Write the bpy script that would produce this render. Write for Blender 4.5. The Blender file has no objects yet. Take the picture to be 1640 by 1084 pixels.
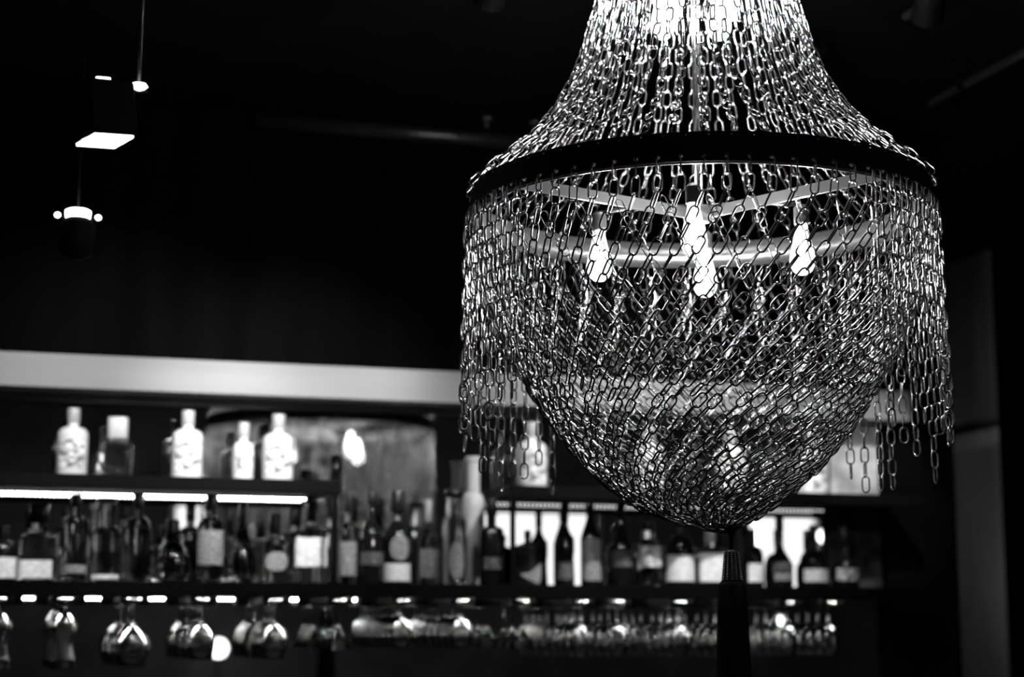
import bpy, math, random
import numpy as np
from math import sin, cos, tan, pi, radians, sqrt, atan2
from mathutils import Matrix, Vector

random.seed(7)
rng = np.random.default_rng(7)
S = bpy.context.scene
COL = S.collection

# ------------------------------------------------------------------ camera, world, exposure
FPX, YAW, PITCH = 2820.0, radians(17.2), radians(9.5)
CAM = np.array([0.0, 0.0, 1.3])
FW = np.array([sin(YAW) * cos(PITCH), cos(YAW) * cos(PITCH), sin(PITCH)])
RT = np.array([cos(YAW), -sin(YAW), 0.0])
UP = np.cross(RT, FW)
cd = bpy.data.cameras.new('camera')
cam = bpy.data.objects.new('camera', cd)
COL.objects.link(cam)
cam.matrix_world = Matrix(((RT[0], UP[0], -FW[0], CAM[0]), (RT[1], UP[1], -FW[1], CAM[1]),
                           (RT[2], UP[2], -FW[2], CAM[2]), (0, 0, 0, 1)))
cd.sensor_width = 36.0
cd.lens = FPX / 1640 * 36
cd.clip_start = 0.05
cd.dof.use_dof = True
cd.dof.focus_distance = 4.08
cd.dof.aperture_fstop = 1.75
S.camera = cam

W = bpy.data.worlds.new('world')
S.world = W
W.use_nodes = True
W.node_tree.nodes['Background'].inputs[0].default_value = (0.5, 0.5, 0.5, 1)
W.node_tree.nodes['Background'].inputs[1].default_value = 0.002

S.view_settings.view_transform = 'Standard'
S.view_settings.look = 'None'
S.view_settings.exposure = 0.0
S.view_settings.gamma = 1.0
S.view_settings.use_curve_mapping = False
S.cycles.use_denoising = True
S.cycles.denoising_prefilter = 'ACCURATE'
S.cycles.max_bounces = 12
S.cycles.transmission_bounces = 10
S.cycles.glossy_bounces = 6
S.cycles.sample_clamp_indirect = 50.0
S.cycles.caustics_refractive = False
S.cycles.caustics_reflective = False

BULB_L = 1500.0        # radiance of the chandelier bulbs
LED_L = 22.0
SPOT_W = 300.0

def ray(x, y):
    return FW + RT * (x - 820) / FPX - UP * (y - 542) / FPX
def at_y(x, y, Y):
    r = ray(x, y); return CAM + r * (Y / r[1])
def at_z(x, y, z):
    r = ray(x, y); return CAM + r * ((z - CAM[2]) / r[2])
def at_x(x, y, X):
    r = ray(x, y); return CAM + r * (X / r[0])

# ------------------------------------------------------------------ materials (all grey: the photograph is black and white)
MATS = {}
def mat(name, base=0.5, rough=0.5, metal=0.0, spec=0.5, trans=0.0, ior=1.45, emit=0.0, coat=0.0,
        noise=None, bump=None, rnoise=None):
    if name in MATS: return MATS[name]
    m = bpy.data.materials.new(name); m.use_nodes = True
    nt = m.node_tree; b = nt.nodes['Principled BSDF']
    b.inputs['Base Color'].default_value = (base, base, base, 1)
    b.inputs['Roughness'].default_value = rough
    b.inputs['Metallic'].default_value = metal
    b.inputs['Specular IOR Level'].default_value = spec
    b.inputs['Transmission Weight'].default_value = trans
    b.inputs['IOR'].default_value = ior
    b.inputs['Coat Weight'].default_value = coat
    if emit:
        b.inputs['Emission Color'].default_value = (1, 1, 1, 1)
        b.inputs['Emission Strength'].default_value = emit
    if noise or bump or rnoise:
        tc = nt.nodes.new('ShaderNodeTexCoord')
    if noise:                                    # (scale, low, high, detail, (sx,sy,sz))
        mp = nt.nodes.new('ShaderNodeMapping'); mp.inputs['Scale'].default_value = noise[4] if len(noise) > 4 else (1, 1, 1)
        nz = nt.nodes.new('ShaderNodeTexNoise'); nz.inputs['Scale'].default_value = noise[0]; nz.inputs['Detail'].default_value = noise[3]
        cr = nt.nodes.new('ShaderNodeValToRGB')
        cr.color_ramp.elements[0].position = 0.35; cr.color_ramp.elements[1].position = 0.68
        cr.color_ramp.elements[0].color = (noise[1],) * 3 + (1,); cr.color_ramp.elements[1].color = (noise[2],) * 3 + (1,)
        nt.links.new(tc.outputs['Object'], mp.inputs[0]); nt.links.new(mp.outputs[0], nz.inputs[0])
        nt.links.new(nz.outputs['Fac'], cr.inputs[0]); nt.links.new(cr.outputs[0], b.inputs['Base Color'])
    if bump:                                     # (scale, strength)
        nz = nt.nodes.new('ShaderNodeTexNoise'); nz.inputs['Scale'].default_value = bump[0]
        bp = nt.nodes.new('ShaderNodeBump'); bp.inputs['Strength'].default_value = bump[1]
        nt.links.new(tc.outputs['Object'], nz.inputs[0]); nt.links.new(nz.outputs['Fac'], bp.inputs['Height'])
        nt.links.new(bp.outputs[0], b.inputs['Normal'])
    if rnoise:                                   # (scale, low, high)
        nz = nt.nodes.new('ShaderNodeTexNoise'); nz.inputs['Scale'].default_value = rnoise[0]
        mr = nt.nodes.new('ShaderNodeMapRange'); mr.inputs['To Min'].default_value = rnoise[1]; mr.inputs['To Max'].default_value = rnoise[2]
        nt.links.new(tc.outputs['Object'], nz.inputs[0]); nt.links.new(nz.outputs['Fac'], mr.inputs['Value'])
        nt.links.new(mr.outputs[0], b.inputs['Roughness'])
    MATS[name] = m
    return m

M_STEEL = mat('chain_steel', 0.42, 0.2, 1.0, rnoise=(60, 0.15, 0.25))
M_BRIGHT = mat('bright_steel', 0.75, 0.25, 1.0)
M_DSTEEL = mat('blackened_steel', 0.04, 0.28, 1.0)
M_RING = mat('black_ring', 0.006, 0.6, 0.0, 0.15, bump=(90, 0.15))
M_RING_IN = mat('ring_inner_metal', 0.06, 0.35, 0.6)
M_STUD = mat('stud_chrome', 0.75, 0.12, 1.0)
M_SPOKE = mat('spoke_metal', 0.07, 0.4, 0.4)
M_FIL = mat('bulb_filament', 0.9, 0.3, emit=BULB_L)
M_BULB = bpy.data.materials.new('bulb_glass'); M_BULB.use_nodes = True       # clear glass with a warm haze of light
_nt = M_BULB.node_tree; _nt.nodes.clear()
_o = _nt.nodes.new('ShaderNodeOutputMaterial'); _mx = _nt.nodes.new('ShaderNodeMixShader'); _tr = _nt.nodes.new('ShaderNodeBsdfTransparent'); _em = _nt.nodes.new('ShaderNodeEmission')
_em.inputs['Strength'].default_value = 6.0; _mx.inputs[0].default_value = 0.3
_nt.links.new(_tr.outputs[0], _mx.inputs[1]); _nt.links.new(_em.outputs[0], _mx.inputs[2]); _nt.links.new(_mx.outputs[0], _o.inputs['Surface'])
M_SOCKET = mat('socket_black', 0.05, 0.4, 0.2)
M_TASSEL = mat('tassel_black', 0.006, 0.8, 0, 0.15)
M_BEAD = mat('bead_silver', 0.9, 0.35, 1.0)
M_CAPM = mat('tassel_cap', 0.03, 0.45, 0.5)

M_WALL = mat('dark_wall', 0.0015, 0.8, spec=0.01, noise=(2.2, 0.001, 0.002, 3, (4, 1, 0.4)), bump=(30, 0.05))
M_CEIL = mat('dark_ceiling', 0.003, 0.7, spec=0.05, noise=(1.5, 0.002, 0.004, 3), bump=(12, 0.05))
M_FLOOR = mat('dark_floor', 0.02, 0.4, noise=(3, 0.012, 0.03, 4))
M_REAR = mat('rear_plaster', 0.1, 0.9, spec=0.05, noise=(2.5, 0.07, 0.13, 4), bump=(25, 0.08))
M_PART = mat('partition_plaster', 0.5, 0.9, spec=0.1, noise=(3.0, 0.35, 0.55, 4, (1, 1, 0.5)), bump=(20, 0.1))
M_BEAM = mat('pale_beam', 0.2, 0.55, spec=0.05, noise=(1.4, 0.17, 0.22, 3, (0.4, 1, 3)))
M_TRIM = mat('trim_gloss_black', 0.01, 0.3, 0, 0.4)
M_PIPE = mat('pipe_metal', 0.25, 0.4, 1.0)
M_BLACK = mat('black_steel', 0.002, 0.55, 0.0, 0.06)
M_COLUMN = mat('column_black', 0.002, 0.8, 0, 0.02, noise=(4, 0.0015, 0.003, 3))
M_MIRROR = mat('mirror_glass', 0.88, 0.01, 1.0)
M_PLASTER = mat('pale_plaster', 0.6, 0.85, spec=0.1, noise=(9, 0.3, 0.75, 5), bump=(30, 0.1))
M_DPANEL = mat('dark_panel', 0.02, 0.7, spec=0.1, noise=(12, 0.006, 0.05, 5), bump=(30, 0.1))
M_PANE = mat('frosted_lit_pane', 0.8, 0.6, emit=1.3)
M_LED = mat('led_diode', 0.9, 0.4, emit=LED_L)
M_LED2 = mat('led_diode_dim', 0.9, 0.4, emit=1.6)
M_LED3 = mat('led_diode_low', 0.9, 0.4, emit=120.0)
M_LEDTUBE = mat('led_tube', 0.9, 0.4, emit=1.4)
M_LAMP = mat('lamp_globe', 0.9, 0.4, emit=6.0)
M_PANEL = mat('lamp_panel', 0.9, 0.4, emit=9.0)
M_CHROME = mat('chrome', 0.6, 0.2, 1.0)

M_CLEAR = mat('bottle_clear', 0.95, 0.06, trans=1.0, ior=1.36)
M_CLEARG = mat('bottle_smoke', 0.55, 0.06, trans=1.0, ior=1.38)
M_DARK = mat('bottle_dark', 0.006, 0.08, spec=0.5)
M_DARKG = mat('bottle_dark_glass', 0.3, 0.06, trans=1.0, ior=1.4)
M_FROST = mat('bottle_frosted', 0.62, 0.35, trans=0.25, ior=1.4)
M_WHITEB = mat('bottle_bright', 0.9, 0.18, trans=0.35, ior=1.4)
M_GLASS = mat('drinking_glass', 0.97, 0.07, trans=1.0, ior=1.5)
M_CAPB = mat('cap_black', 0.008, 0.3)
M_CAPL = mat('cap_pale', 0.32, 0.3)
M_LABEL = mat('label_white', 0.85, 0.6, spec=0.2, noise=(60, 0.55, 0.88, 2, (1, 1, 2)))
M_LABELP = mat('label_print', 0.8, 0.6, spec=0.2, noise=(38, 0.12, 0.85, 1, (1, 1, 1.4)))
M_LABELG = mat('label_grey', 0.25, 0.6, spec=0.2, noise=(70, 0.12, 0.34, 2, (1, 1, 2.5)))
M_LABELD = mat('label_dark', 0.06, 0.6, spec=0.2, noise=(80, 0.02, 0.14, 2, (1, 1, 2)))
M_WAX = mat('candle_wax', 0.8, 0.5, spec=0.3)

# ------------------------------------------------------------------ mesh helpers
class MB:
    """collects vertices and faces; build() links them as one mesh object"""
    def __init__(s): s.v = []; s.f = []
    def add(s, v, f):
        o = len(s.v); s.v.extend([tuple(p) for p in v]); s.f.extend([tuple(i + o for i in q) for q in f]); return s
    def box(s, a, b, bevel=0.0):
        (x0, y0, z0), (x1, y1, z1) = a, b
        if bevel <= 0:
            v = [(x0, y0, z0), (x1, y0, z0), (x1, y1, z0), (x0, y1, z0), (x0, y0, z1), (x1, y0, z1), (x1, y1, z1), (x0, y1, z1)]
            f = [(3, 2, 1, 0), (4, 5, 6, 7), (0, 1, 5, 4), (1, 2, 6, 5), (2, 3, 7, 6), (3, 0, 4, 7)]
            return s.add(v, f)
        e = bevel
        rings = []
        for z, k in ((z0, e), (z0 + e, 0), (z1 - e, 0), (z1, e)):
            X0, X1, Y0, Y1 = x0 + k, x1 - k, y0 + k, y1 - k
            rings.append([(X0 + e, Y0, z), (X1 - e, Y0, z), (X1, Y0 + e, z), (X1, Y1 - e, z), (X1 - e, Y1, z), (X0 + e, Y1, z), (X0, Y1 - e, z), (X0, Y0 + e, z)])
        return s.loft(rings)
    def loft(s, rings, caps=True, closed=False):
        n = len(rings[0]); v = [p for r in rings for p in r]; f = []
        m = len(rings)
        for i in range(m if closed else m - 1):
            for j in range(n):
                a, b = i * n + j, i * n + (j + 1) % n
                c, d = ((i + 1) % m) * n + (j + 1) % n, ((i + 1) % m) * n + j
                f.append((a, b, c, d))
        if caps and not closed:
            f.append(tuple(range(n - 1, -1, -1))); f.append(tuple((m - 1) * n + j for j in range(n)))
        return s.add(v, f)
    def lathe(s, prof, n=24, c=(0, 0, 0), expo=2.0, ry=1.0, caps=True):
        """prof: list of (radius, z); superellipse cross-section of exponent expo"""
        rings = []
        for r, z in prof:
            ring = []
            for k in range(n):
                a = 2 * pi * k / n + (pi / n if expo > 2 else 0)
                ca, sa = cos(a), sin(a)
                q = (abs(ca) ** expo + abs(sa) ** expo) ** (-1 / expo)
                ring.append((c[0] + r * q * ca, c[1] + r * q * sa * ry, c[2] + z))
            rings.append(ring)
        return s.loft(rings, caps)
    def tube(s, pts, r, n=8, caps=True):
        P = [Vector(p) for p in pts]; rings = []
        prev = None
        for i, p in enumerate(P):
            t = (P[min(i + 1, len(P) - 1)] - P[max(i - 1, 0)]).normalized()
            u = (prev - t * prev.dot(t)).normalized() if prev is not None else t.orthogonal().normalized()
            prev = u; w = t.cross(u)
            rr = r[i] if isinstance(r, (list, tuple)) else r
            rings.append([tuple(p + (u * cos(2 * pi * k / n) + w * sin(2 * pi * k / n)) * rr) for k in range(n)])
        return s.loft(rings, caps)
    def mesh(s, name, m, smooth=True):
        me = bpy.data.meshes.new(name); me.from_pydata(s.v, [], s.f)
        me.polygons.foreach_set('use_smooth', [smooth] * len(me.polygons))
        me.materials.append(m); me.update()
        return me
    def build(s, name, m, parent=None, smooth=True, loc=None):
        return link(name, s.mesh(name, m, smooth), parent, loc)

def sharpen(me, deg=35):
    try:
        me.set_sharp_from_angle(angle=radians(deg))
    except Exception:
        pass
    return me
def link(name, me, parent=None, loc=None):
    o = bpy.data.objects.new(name, me); COL.objects.link(o)
    if parent: o.parent = parent
    if loc is not None: o.location = loc
    return o
def tag(o, label=None, cat=None, group=None, kind=None):
    if label: o['label'] = label
    if cat: o['category'] = cat
    if group: o['group'] = group
    if kind: o['kind'] = kind
    return o
def empty(name, loc, rz=0.0):
    o = bpy.data.objects.new(name, None); COL.objects.link(o); o.location = loc; o.rotation_euler = (0, 0, rz)
    o.empty_display_size = 0.05
    return o
def struct(name, mb, m, label, parent=None):
    o = mb.build(name, m, parent, smooth=False)
    if parent is None: tag(o, label, name.rsplit('_', 1)[0], None, 'structure')
    return o

# ------------------------------------------------------------------ the room
CEIL = 3.26; XL, XR, YB, YF = -5.0, 9.6, -2.5, 12.0; YBAR = 6.52
struct('floor', MB().box((XL, YB, -0.1), (XR, YF, 0)), M_FLOOR, 'dark floor of the bar room')
struct('ceiling', MB().box((XL, YB, CEIL), (XR, YF, CEIL + 0.1)), M_CEIL, 'near-black ceiling above the chandelier')
struct('wall_back', MB().box((XL, YBAR, 0), (3.6, YBAR + 0.2, CEIL)), M_WALL, 'dark wall carrying the back bar and its pale beam')
struct('wall_left', MB().box((XL - 0.1, YB, 0), (XL, YF, CEIL)), M_WALL, 'dark wall at the left end of the room')
struct('wall_right', MB().box((XR, YB, 0), (XR + 0.1, YF, CEIL)), M_WALL, 'dark wall at the far right of the room')
struct('wall_end', MB().box((XL, YF, 0), (XR, YF + 0.1, CEIL)), M_WALL, 'dark end wall behind the bar wall')
struct('wall_partition', MB().box((5.0, 7.66, 0), (5.14, YF, CEIL)), M_PART, 'dim plaster side wall seen right of the black column')

# rear wall, with three lit windows that the back-bar mirror reflects
WIN = [(1.70, 2.10, 1.55, 2.44), (4.42, 5.66, 1.55, 2.44), (7.08, 7.93, 1.55, 2.46)]
mb = MB()
xs = XL
for x0, x1, z0, z1 in WIN:
    mb.box((xs, YB - 0.15, 0), (x0, YB, CEIL))
    mb.box((x0, YB - 0.15, 0), (x1, YB, z0)); mb.box((x0, YB - 0.15, z1), (x1, YB, CEIL)); xs = x1
mb.box((xs, YB - 0.15, 0), (XR, YB, CEIL))
struct('wall_rear', mb, M_REAR, 'plaster wall facing the bar, seen in its mirror')
for k, (x0, x1, z0, z1) in enumerate(WIN):
    w = MB(); t = 0.05
    w.box((x0, YB - 0.1, z0), (x0 + t, YB + 0.02, z1)).box((x1 - t, YB - 0.1, z0), (x1, YB + 0.02, z1))
    w.box((x0 + t, YB - 0.1, z0), (x1 - t, YB + 0.02, z0 + t)).box((x0 + t, YB - 0.1, z1 - t), (x1 - t, YB + 0.02, z1))
    wo = struct('window_%d' % (k + 1), w, M_CAPL, 'lit frosted window in the plaster wall, %s' % ('the narrowest of the three, left', 'the widest of the three', 'right of the widest')[k])
    wo['category'] = 'window'
    n = 1 if x1 - x0 < 0.6 else 2
    for i in range(n):
        a = x0 + t + (x1 - x0 - 2 * t) * i / n; b = x0 + t + (x1 - x0 - 2 * t) * (i + 1) / n
        MB().box((a, YB - 0.07, z0 + t), (b, YB - 0.05, z1 - t)).build('pane', M_PANE, wo, False)

# pale beam across the bar wall, trim under the ceiling, header on the partition
struct('trim_1', MB().box((XL, 6.30, 2.149), (3.64, YBAR - 0.081, 2.267)).box((XL, YBAR - 0.081, 2.149), (3.598, YBAR, 2.267)), M_BEAM, 'pale horizontal beam running above the bottle shelves')
mb = MB(); mb.tube([(0.98, 6.47, 3.225), (2.6, 6.47, 3.225)], 0.032, 12)
struct('trim_2', mb, M_TRIM, 'glossy black rounded cornice where bar wall meets ceiling')
for p in S.objects['trim_2'].data.polygons: p.use_smooth = True
struct('trim_3', MB().box((4.93, 7.66, 2.245), (5.0, YF, 2.318)), mat('pale_header', 0.8, 0.6, noise=(3, 0.7, 0.85, 3)), 'dim pale header strip on the side wall by the column')
struct('trim_4', MB().box((4.92, 7.60, 0), (5.2, 7.659, CEIL)), M_COLUMN, 'black jamb closing the near end of the dim side wall')

# column at the right end of the back bar
col = MB().box((3.6, 6.44, 0), (3.92, YBAR + 0.2, 2.25), 0.004).box((3.6, YBAR, 2.25), (3.92, YBAR + 0.2, CEIL))
o = col.build('column', M_COLUMN, None, False); tag(o, 'square black column closing the right end of the back bar', 'column', None, 'structure')

# ceiling pipes
for nm, X, z, y0, y1, lab in (('ceiling_pipe', 3.34, 3.235, 4.0, 5.55, 'thin dark pipe under the ceiling, right of the chandelier'),
                              ('ceiling_pipe', 2.78, 3.235, 3.2, 4.75, 'thin dark pipe under the ceiling nearest the chandelier top')):
    o = empty(nm, (X, y0, z)); tag(o, lab, 'pipe', 'ceiling pipes')
    MB().tube([(0, 0, 0), (0, y1 - y0, 0)], 0.014, 10).build('tube', M_PIPE, o)
    for q in (0.15, 0.5, 0.85):
        MB().box((-0.022, (y1 - y0) * q - 0.012, -0.018), (0.022, (y1 - y0) * q + 0.012, 0.0249)).build('clamp', M_BLACK, o, False)
for px, lab in ((780, 'tiny ceiling sprinkler further from the chandelier'), (855, 'tiny ceiling sprinkler closer to the chandelier chains')):
    p = at_y(px, 187, 6.3); o = empty('sprinkler', (p[0], 6.3, CEIL)); tag(o, lab, 'sprinkler', 'ceiling sprinklers')
    MB().lathe([(0.022, -0.006), (0.024, 0.0)], 14).build('plate', M_CHROME, o)
    MB().lathe([(0.012, -0.034), (0.013, -0.031), (0.004, -0.028), (0.004, -0.005)], 12).build('head', M_CHROME, o)

# ------------------------------------------------------------------ back bar: mirror, shelves, posts, light strips
Z1T, Z1B, Z2T, Z2B, YS = 1.473, 1.425, 1.832, 1.785, 6.12
YM = 6.50
XEND = 3.59
mr = empty('back_mirror', (0, YM, 0.95)); tag(mr, 'large mirror behind the bottle shelves, reflecting the chandelier', 'mirror')
MB().box((XL + 2.2, 0, 0), (XEND - 0.002, 0.015, 1.195)).build('mirror_pane', M_MIRROR, mr, False)
pl = MB().box((3.375, YM - 0.012, Z2T + 0.001), (XEND, YM - 0.001, 2.148)); o = pl.build('plaster_panel', M_PLASTER, None, False)
tag(o, 'mottled pale plaster panel above the upper shelf, beside the column', 'panel')
pl = MB().box((3.34, YM - 0.012, Z1T + 0.001), (XEND, YM - 0.001, Z2B - 0.001)); o = pl.build('dark_panel', M_DPANEL, None, False)
tag(o, 'dark mottled panel behind the rightmost squat bottle, beside the column', 'panel')

def shelf(name, x0, x1, z0, z1, label):
    o = empty(name, ((x0 + x1) / 2, YS, z0)); tag(o, label, 'shelf')
    hx = (x1 - x0) / 2
    MB().box((-hx, 0.012, 0.012), (hx, YM - YS - 0.014, z1 - z0), 0.002).build('board', M_BLACK, o, False)
    MB().box((-hx, 0, 0), (hx, 0.012, z1 - z0), 0.002).build('front_edge', M_BLACK, o, False)
    return o
XSL = -2.6
sh_low = shelf('bar_shelf', XSL, XEND, Z1B, Z1T, 'long black lower bottle shelf with glasses hanging beneath')
sh_ul = shelf('bar_shelf', XSL, 1.264, Z2B, Z2T, 'short black upper shelf on the left with bright light beads below')
sh_ur = shelf('bar_shelf', 1.887, XEND, Z2B, Z2T, 'black upper shelf behind the chandelier with a dim light strip')
def post(x, z0, z1, label):
    o = empty('shelf_post', (x, YS, z0)); tag(o, label, 'post', 'shelf posts')
    MB().box((-0.009, 0.0, 0.004), (0.009, 0.018, z1 - z0 - 0.004), 0.0015).build('upright', M_BLACK, o, False)
    MB().box((-0.02, -0.0, 0), (0.02, 0.03, 0.004)).build('foot_plate', M_BLACK, o, False)
    MB().box((-0.02, -0.0, z1 - z0 - 0.004), (0.02, 0.03, z1 - z0)).build('top_plate', M_BLACK, o, False)
post(1.243, Z1T, Z2B, 'thin black post at the right end of the left upper shelf')
post(1.900, Z1T, Z2B, 'thin black post at the left end of the right upper shelf')
post(-2.0, Z1T, Z2B, 'thin black post at the left end of the left upper shelf')
# base cabinet below, out of the frame
cab = empty('back_counter', (0.4, 6.1, 0)); tag(cab, 'low black cabinet below the hanging glasses', 'cabinet')
MB().box((-3.0, 0.02, 0), (2.95, 0.4, 0.9), 0.004).build('body', M_BLACK, cab, False)
MB().box((-3.0, -0.03, 0.9), (2.95, 0.4, 0.95), 0.004).build('counter_top', M_BLACK, cab, False)
for k in range(6):
    d = MB().box((-2.95 + k * 0.98, 0.0, 0.08), (-2.95 + k * 0.98 + 0.94, 0.02, 0.86), 0.003).build('door', M_COLUMN, cab, False)
    MB().box((-2.95 + k * 0.98 + 0.85, -0.03, 0.55), (-2.95 + k * 0.98 + 0.865, -0.001, 0.75), 0.003).build('handle', M_CHROME, d, False)

# strips of light diodes under the upper shelves
DIODE = {}
def led_strip(x0, x1, label, m, pitch=0.0165, r=0.0048, yy=YM - 0.05, zz=Z2B + 0.0115):
    o = empty('light_strip', (x0, yy, zz)); tag(o, label, 'light strip')
    MB().box((0, -0.008, -0.006), (x1 - x0, 0.008, 0)).build('carrier', M_BLACK, o, False)
    if m.name not in DIODE:
        DIODE[m.name] = MB().lathe([(0.0008, -r), (r * 0.7, -r * 0.7), (r, 0)], 8).mesh('diode', m)
    n = int((x1 - x0) / pitch)
    for i in range(n):
        link('diode', DIODE[m.name], o, (pitch * (i + 0.5), 0, -0.006))
led_strip(-0.1, 3.33, 'long row of light beads tucked behind the front lip of the lower shelf', M_LED3, yy=YS + 0.022, zz=Z1B + 0.0115)
led_strip(-0.25, 1.215, 'row of bright light beads under the left upper shelf', M_LED)
led_strip(1.915, 3.33, 'dim row of light beads under the right upper shelf', M_LED2)
# added ceiling spotlights, unseen above the picture, brightening beam, bottles and panel
def spotlight(loc, target, watt, size, blend, label):
    o = empty('added_spotlight', loc); tag(o, label, 'spotlight', 'added ceiling spotlights over the bar')
    L = Vector(loc); d = (Vector(target) - L).normalized()
    q = d.to_track_quat('-Z', 'Y')
    body = MB().lathe([(0.03, 0.16), (0.045, 0.15), (0.045, 0.03), (0.05, 0.0)], 20, caps=False)
    body.lathe([(0.05, 0.0), (0.042, 0.0), (0.04, 0.06), (0.001, 0.07)], 20, caps=False)
    b = body.build('can', M_BLACK, o); b.rotation_euler = q.to_euler()
    MB().tube([(0, 0, 0.09), (0, 0, CEIL - loc[2])], 0.008, 8).build('stem', M_BLACK, o)
    MB().lathe([(0.04, -0.012), (0.04, 0)], 18, c=(0, 0, CEIL - loc[2])).build('ceiling_plate', M_BLACK, o)
    ld = bpy.data.lights.new('spot', 'SPOT'); ld.energy = watt; ld.spot_size = radians(size); ld.spot_blend = blend; ld.shadow_soft_size = 0.03
    lo = bpy.data.objects.new('spot', ld); COL.objects.link(lo); lo.parent = o
    lo.rotation_euler = q.to_euler(); lo.location = d * 0.012
spotlight((0.55, 4.55, 3.08), (0.50, 6.3, 2.10), SPOT_W * 1.0, 46, 0.9, 'added ceiling spotlight over the left upper shelf')
spotlight((1.35, 4.60, 3.08), (1.15, 6.3, 2.12), SPOT_W * 1.25, 40, 0.9, 'added ceiling spotlight over the middle of the bar')
spotlight((2.55, 5.05, 3.08), (2.45, 6.3, 1.95), SPOT_W * 0.75, 60, 0.9, 'added ceiling spotlight over the right upper shelf')

spotlight((2.62, 4.35, 3.08), (3.47, 6.45, 1.86), SPOT_W * 0.9, 18, 0.6, 'added ceiling spotlight over the plaster panel by the column')
# added ceiling downlights, out of view, put in for glints on studs and glass
M_DOWN = mat('added_downlight_lens', 0.9, 0.4, emit=600.0)
DL = [(-0.9, 1.6, 'leftmost of the row nearer the bar'), (1.4, 1.4, 'second from the left in the row nearer the bar'), (3.6, 1.6, 'third from the left in the row nearer the bar'), (5.8, 1.6, 'rightmost of the row nearer the bar'),
      (-0.9, -1.0, 'leftmost of the row by the windows'), (1.6, -1.0, 'second from the left in the row by the windows'), (3.8, -1.0, 'third from the left in the row by the windows'), (6.2, -1.0, 'rightmost of the row by the windows')]
for x, y, lab in DL:
    o = empty('downlight', (x, y, CEIL)); tag(o, 'small added ceiling downlight, ' + lab, 'downlight', 'added downlights')
    MB().lathe([(0.045, -0.004), (0.045, 0.0), (0.0125, 0.0), (0.0125, -0.004)], 20, caps=False).build('trim_ring', M_BLACK, o)
    MB().lathe([(0.01, -0.006), (0.012, -0.003)], 10).build('lens', M_DOWN, o)

# ------------------------------------------------------------------ chandelier
AX, AY, ZR = 1.738, 4.012, 2.327                # axis and lower edge of the ring
BEAR = atan2(AX, AY)
EX = Vector((cos(BEAR), -sin(BEAR), 0))          # to the right as seen from the camera
EN = Vector((-sin(BEAR), -cos(BEAR), 0))         # towards the camera
ZB = 1.02
ch = empty('chandelier', (AX, AY, ZB))
tag(ch, 'large chandelier of steel chains with black ring, glowing bulbs and tassel', 'chandelier')
def cyl(r, a, z):                                # azimuth 0 faces the camera, + to the right
    v = EX * (r * sin(a)) + EN * (r * cos(a)); return np.array((v.x, v.y, z - ZB))
RR = 0.578; RH = 0.07

WIRE = 0.0023
def link_template(L=0.0465, Wd=0.0245, w=WIRE, seg=6, sides=6):
    b = Wd / 2 - w; a = L / 2 - w - b
    path = []
    for k in range(seg + 1):
        t = -pi / 2 + pi * k / seg; path.append((a + b * cos(t), b * sin(t), cos(t), sin(t)))
    for k in range(seg + 1):
        t = pi / 2 + pi * k / seg; path.append((-a + b * cos(t), b * sin(t), cos(t), sin(t)))
    n = len(path); v = []; f = []
    for (x, y, nx, ny) in path:
        for s in range(sides):
            q = 2 * pi * s / sides; v.append((x + nx * w * cos(q), y + ny * w * cos(q), w * sin(q)))
    for i in range(n):
        for s in range(sides):
            f.append((i * sides + s, i * sides + (s + 1) % sides, ((i + 1) % n) * sides + (s + 1) % sides, ((i + 1) % n) * sides + s))
    return np.array(v), f
LV, LF = link_template()
LV2, LF2 = link_template(0.0445, 0.020, 0.0014, 5, 5)    # finer links of the cross-wound set
LINK_MESH = MB().add(LV, LF).mesh('link', M_STEEL)
DARK_LINK = MB().add(LV, LF).mesh('link', M_DSTEEL)
PITCH_L = 0.0392

def frames(pts, out_fn, roll0, jitter=0.12, pitch=PITCH_L, fit=True, alternate=True):
    """link frames along a polyline: list of (centre, R 3x3 columns = along, wide, thin, stretch)"""
    P = np.array(pts); d = np.linalg.norm(np.diff(P, axis=0), axis=1); s = np.concatenate([[0], np.cumsum(d)])
    n = max(1, int(round(s[-1] / pitch))); p = s[-1] / n if fit else pitch
    res = []
    for k in range(n):
        c = (k + 0.5) * p
        a = np.array([np.interp(c - p * 0.5, s, P[:, i]) for i in range(3)]); b = np.array([np.interp(c + p * 0.5, s, P[:, i]) for i in range(3)])
        m = (a + b) / 2; t = b - a; t /= np.linalg.norm(t)
        o = out_fn(m); o = o - t * (o @ t); nl = np.linalg.norm(o)
        o = o / nl if nl > 1e-6 else np.array((0, 0, 1.0))
        w = np.cross(t, o)
        r = roll0 + (pi / 2 if (k % 2 and alternate) else 0) + rng.normal(0, jitter)
        wide = w * cos(r) + o * sin(r); thin = np.cross(t, wide)
        res.append((m, np.stack([t, wide, thin], axis=1)))
    return res
def chain_mesh(name, frs, fine=False, m_=M_STEEL):
    lv, lf = (LV2, LF2) if fine else (LV, LF)
    V = np.concatenate([(lv @ R.T) + m for m, R in frs]); n = len(lv)
    F = np.array(lf); F = np.concatenate([F + i * n for i in range(len(frs))])
    me = bpy.data.meshes.new(name); me.from_pydata(V.tolist(), [], F.tolist())
    me.polygons.foreach_set('use_smooth', [True] * len(me.polygons)); me.materials.append(m_); me.update()
    return me
def radial(m):
    v = np.array((m[0], m[1], 0.0)); n = np.linalg.norm(v); return v / n if n > 1e-5 else np.array((1.0, 0, 0))
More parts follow.
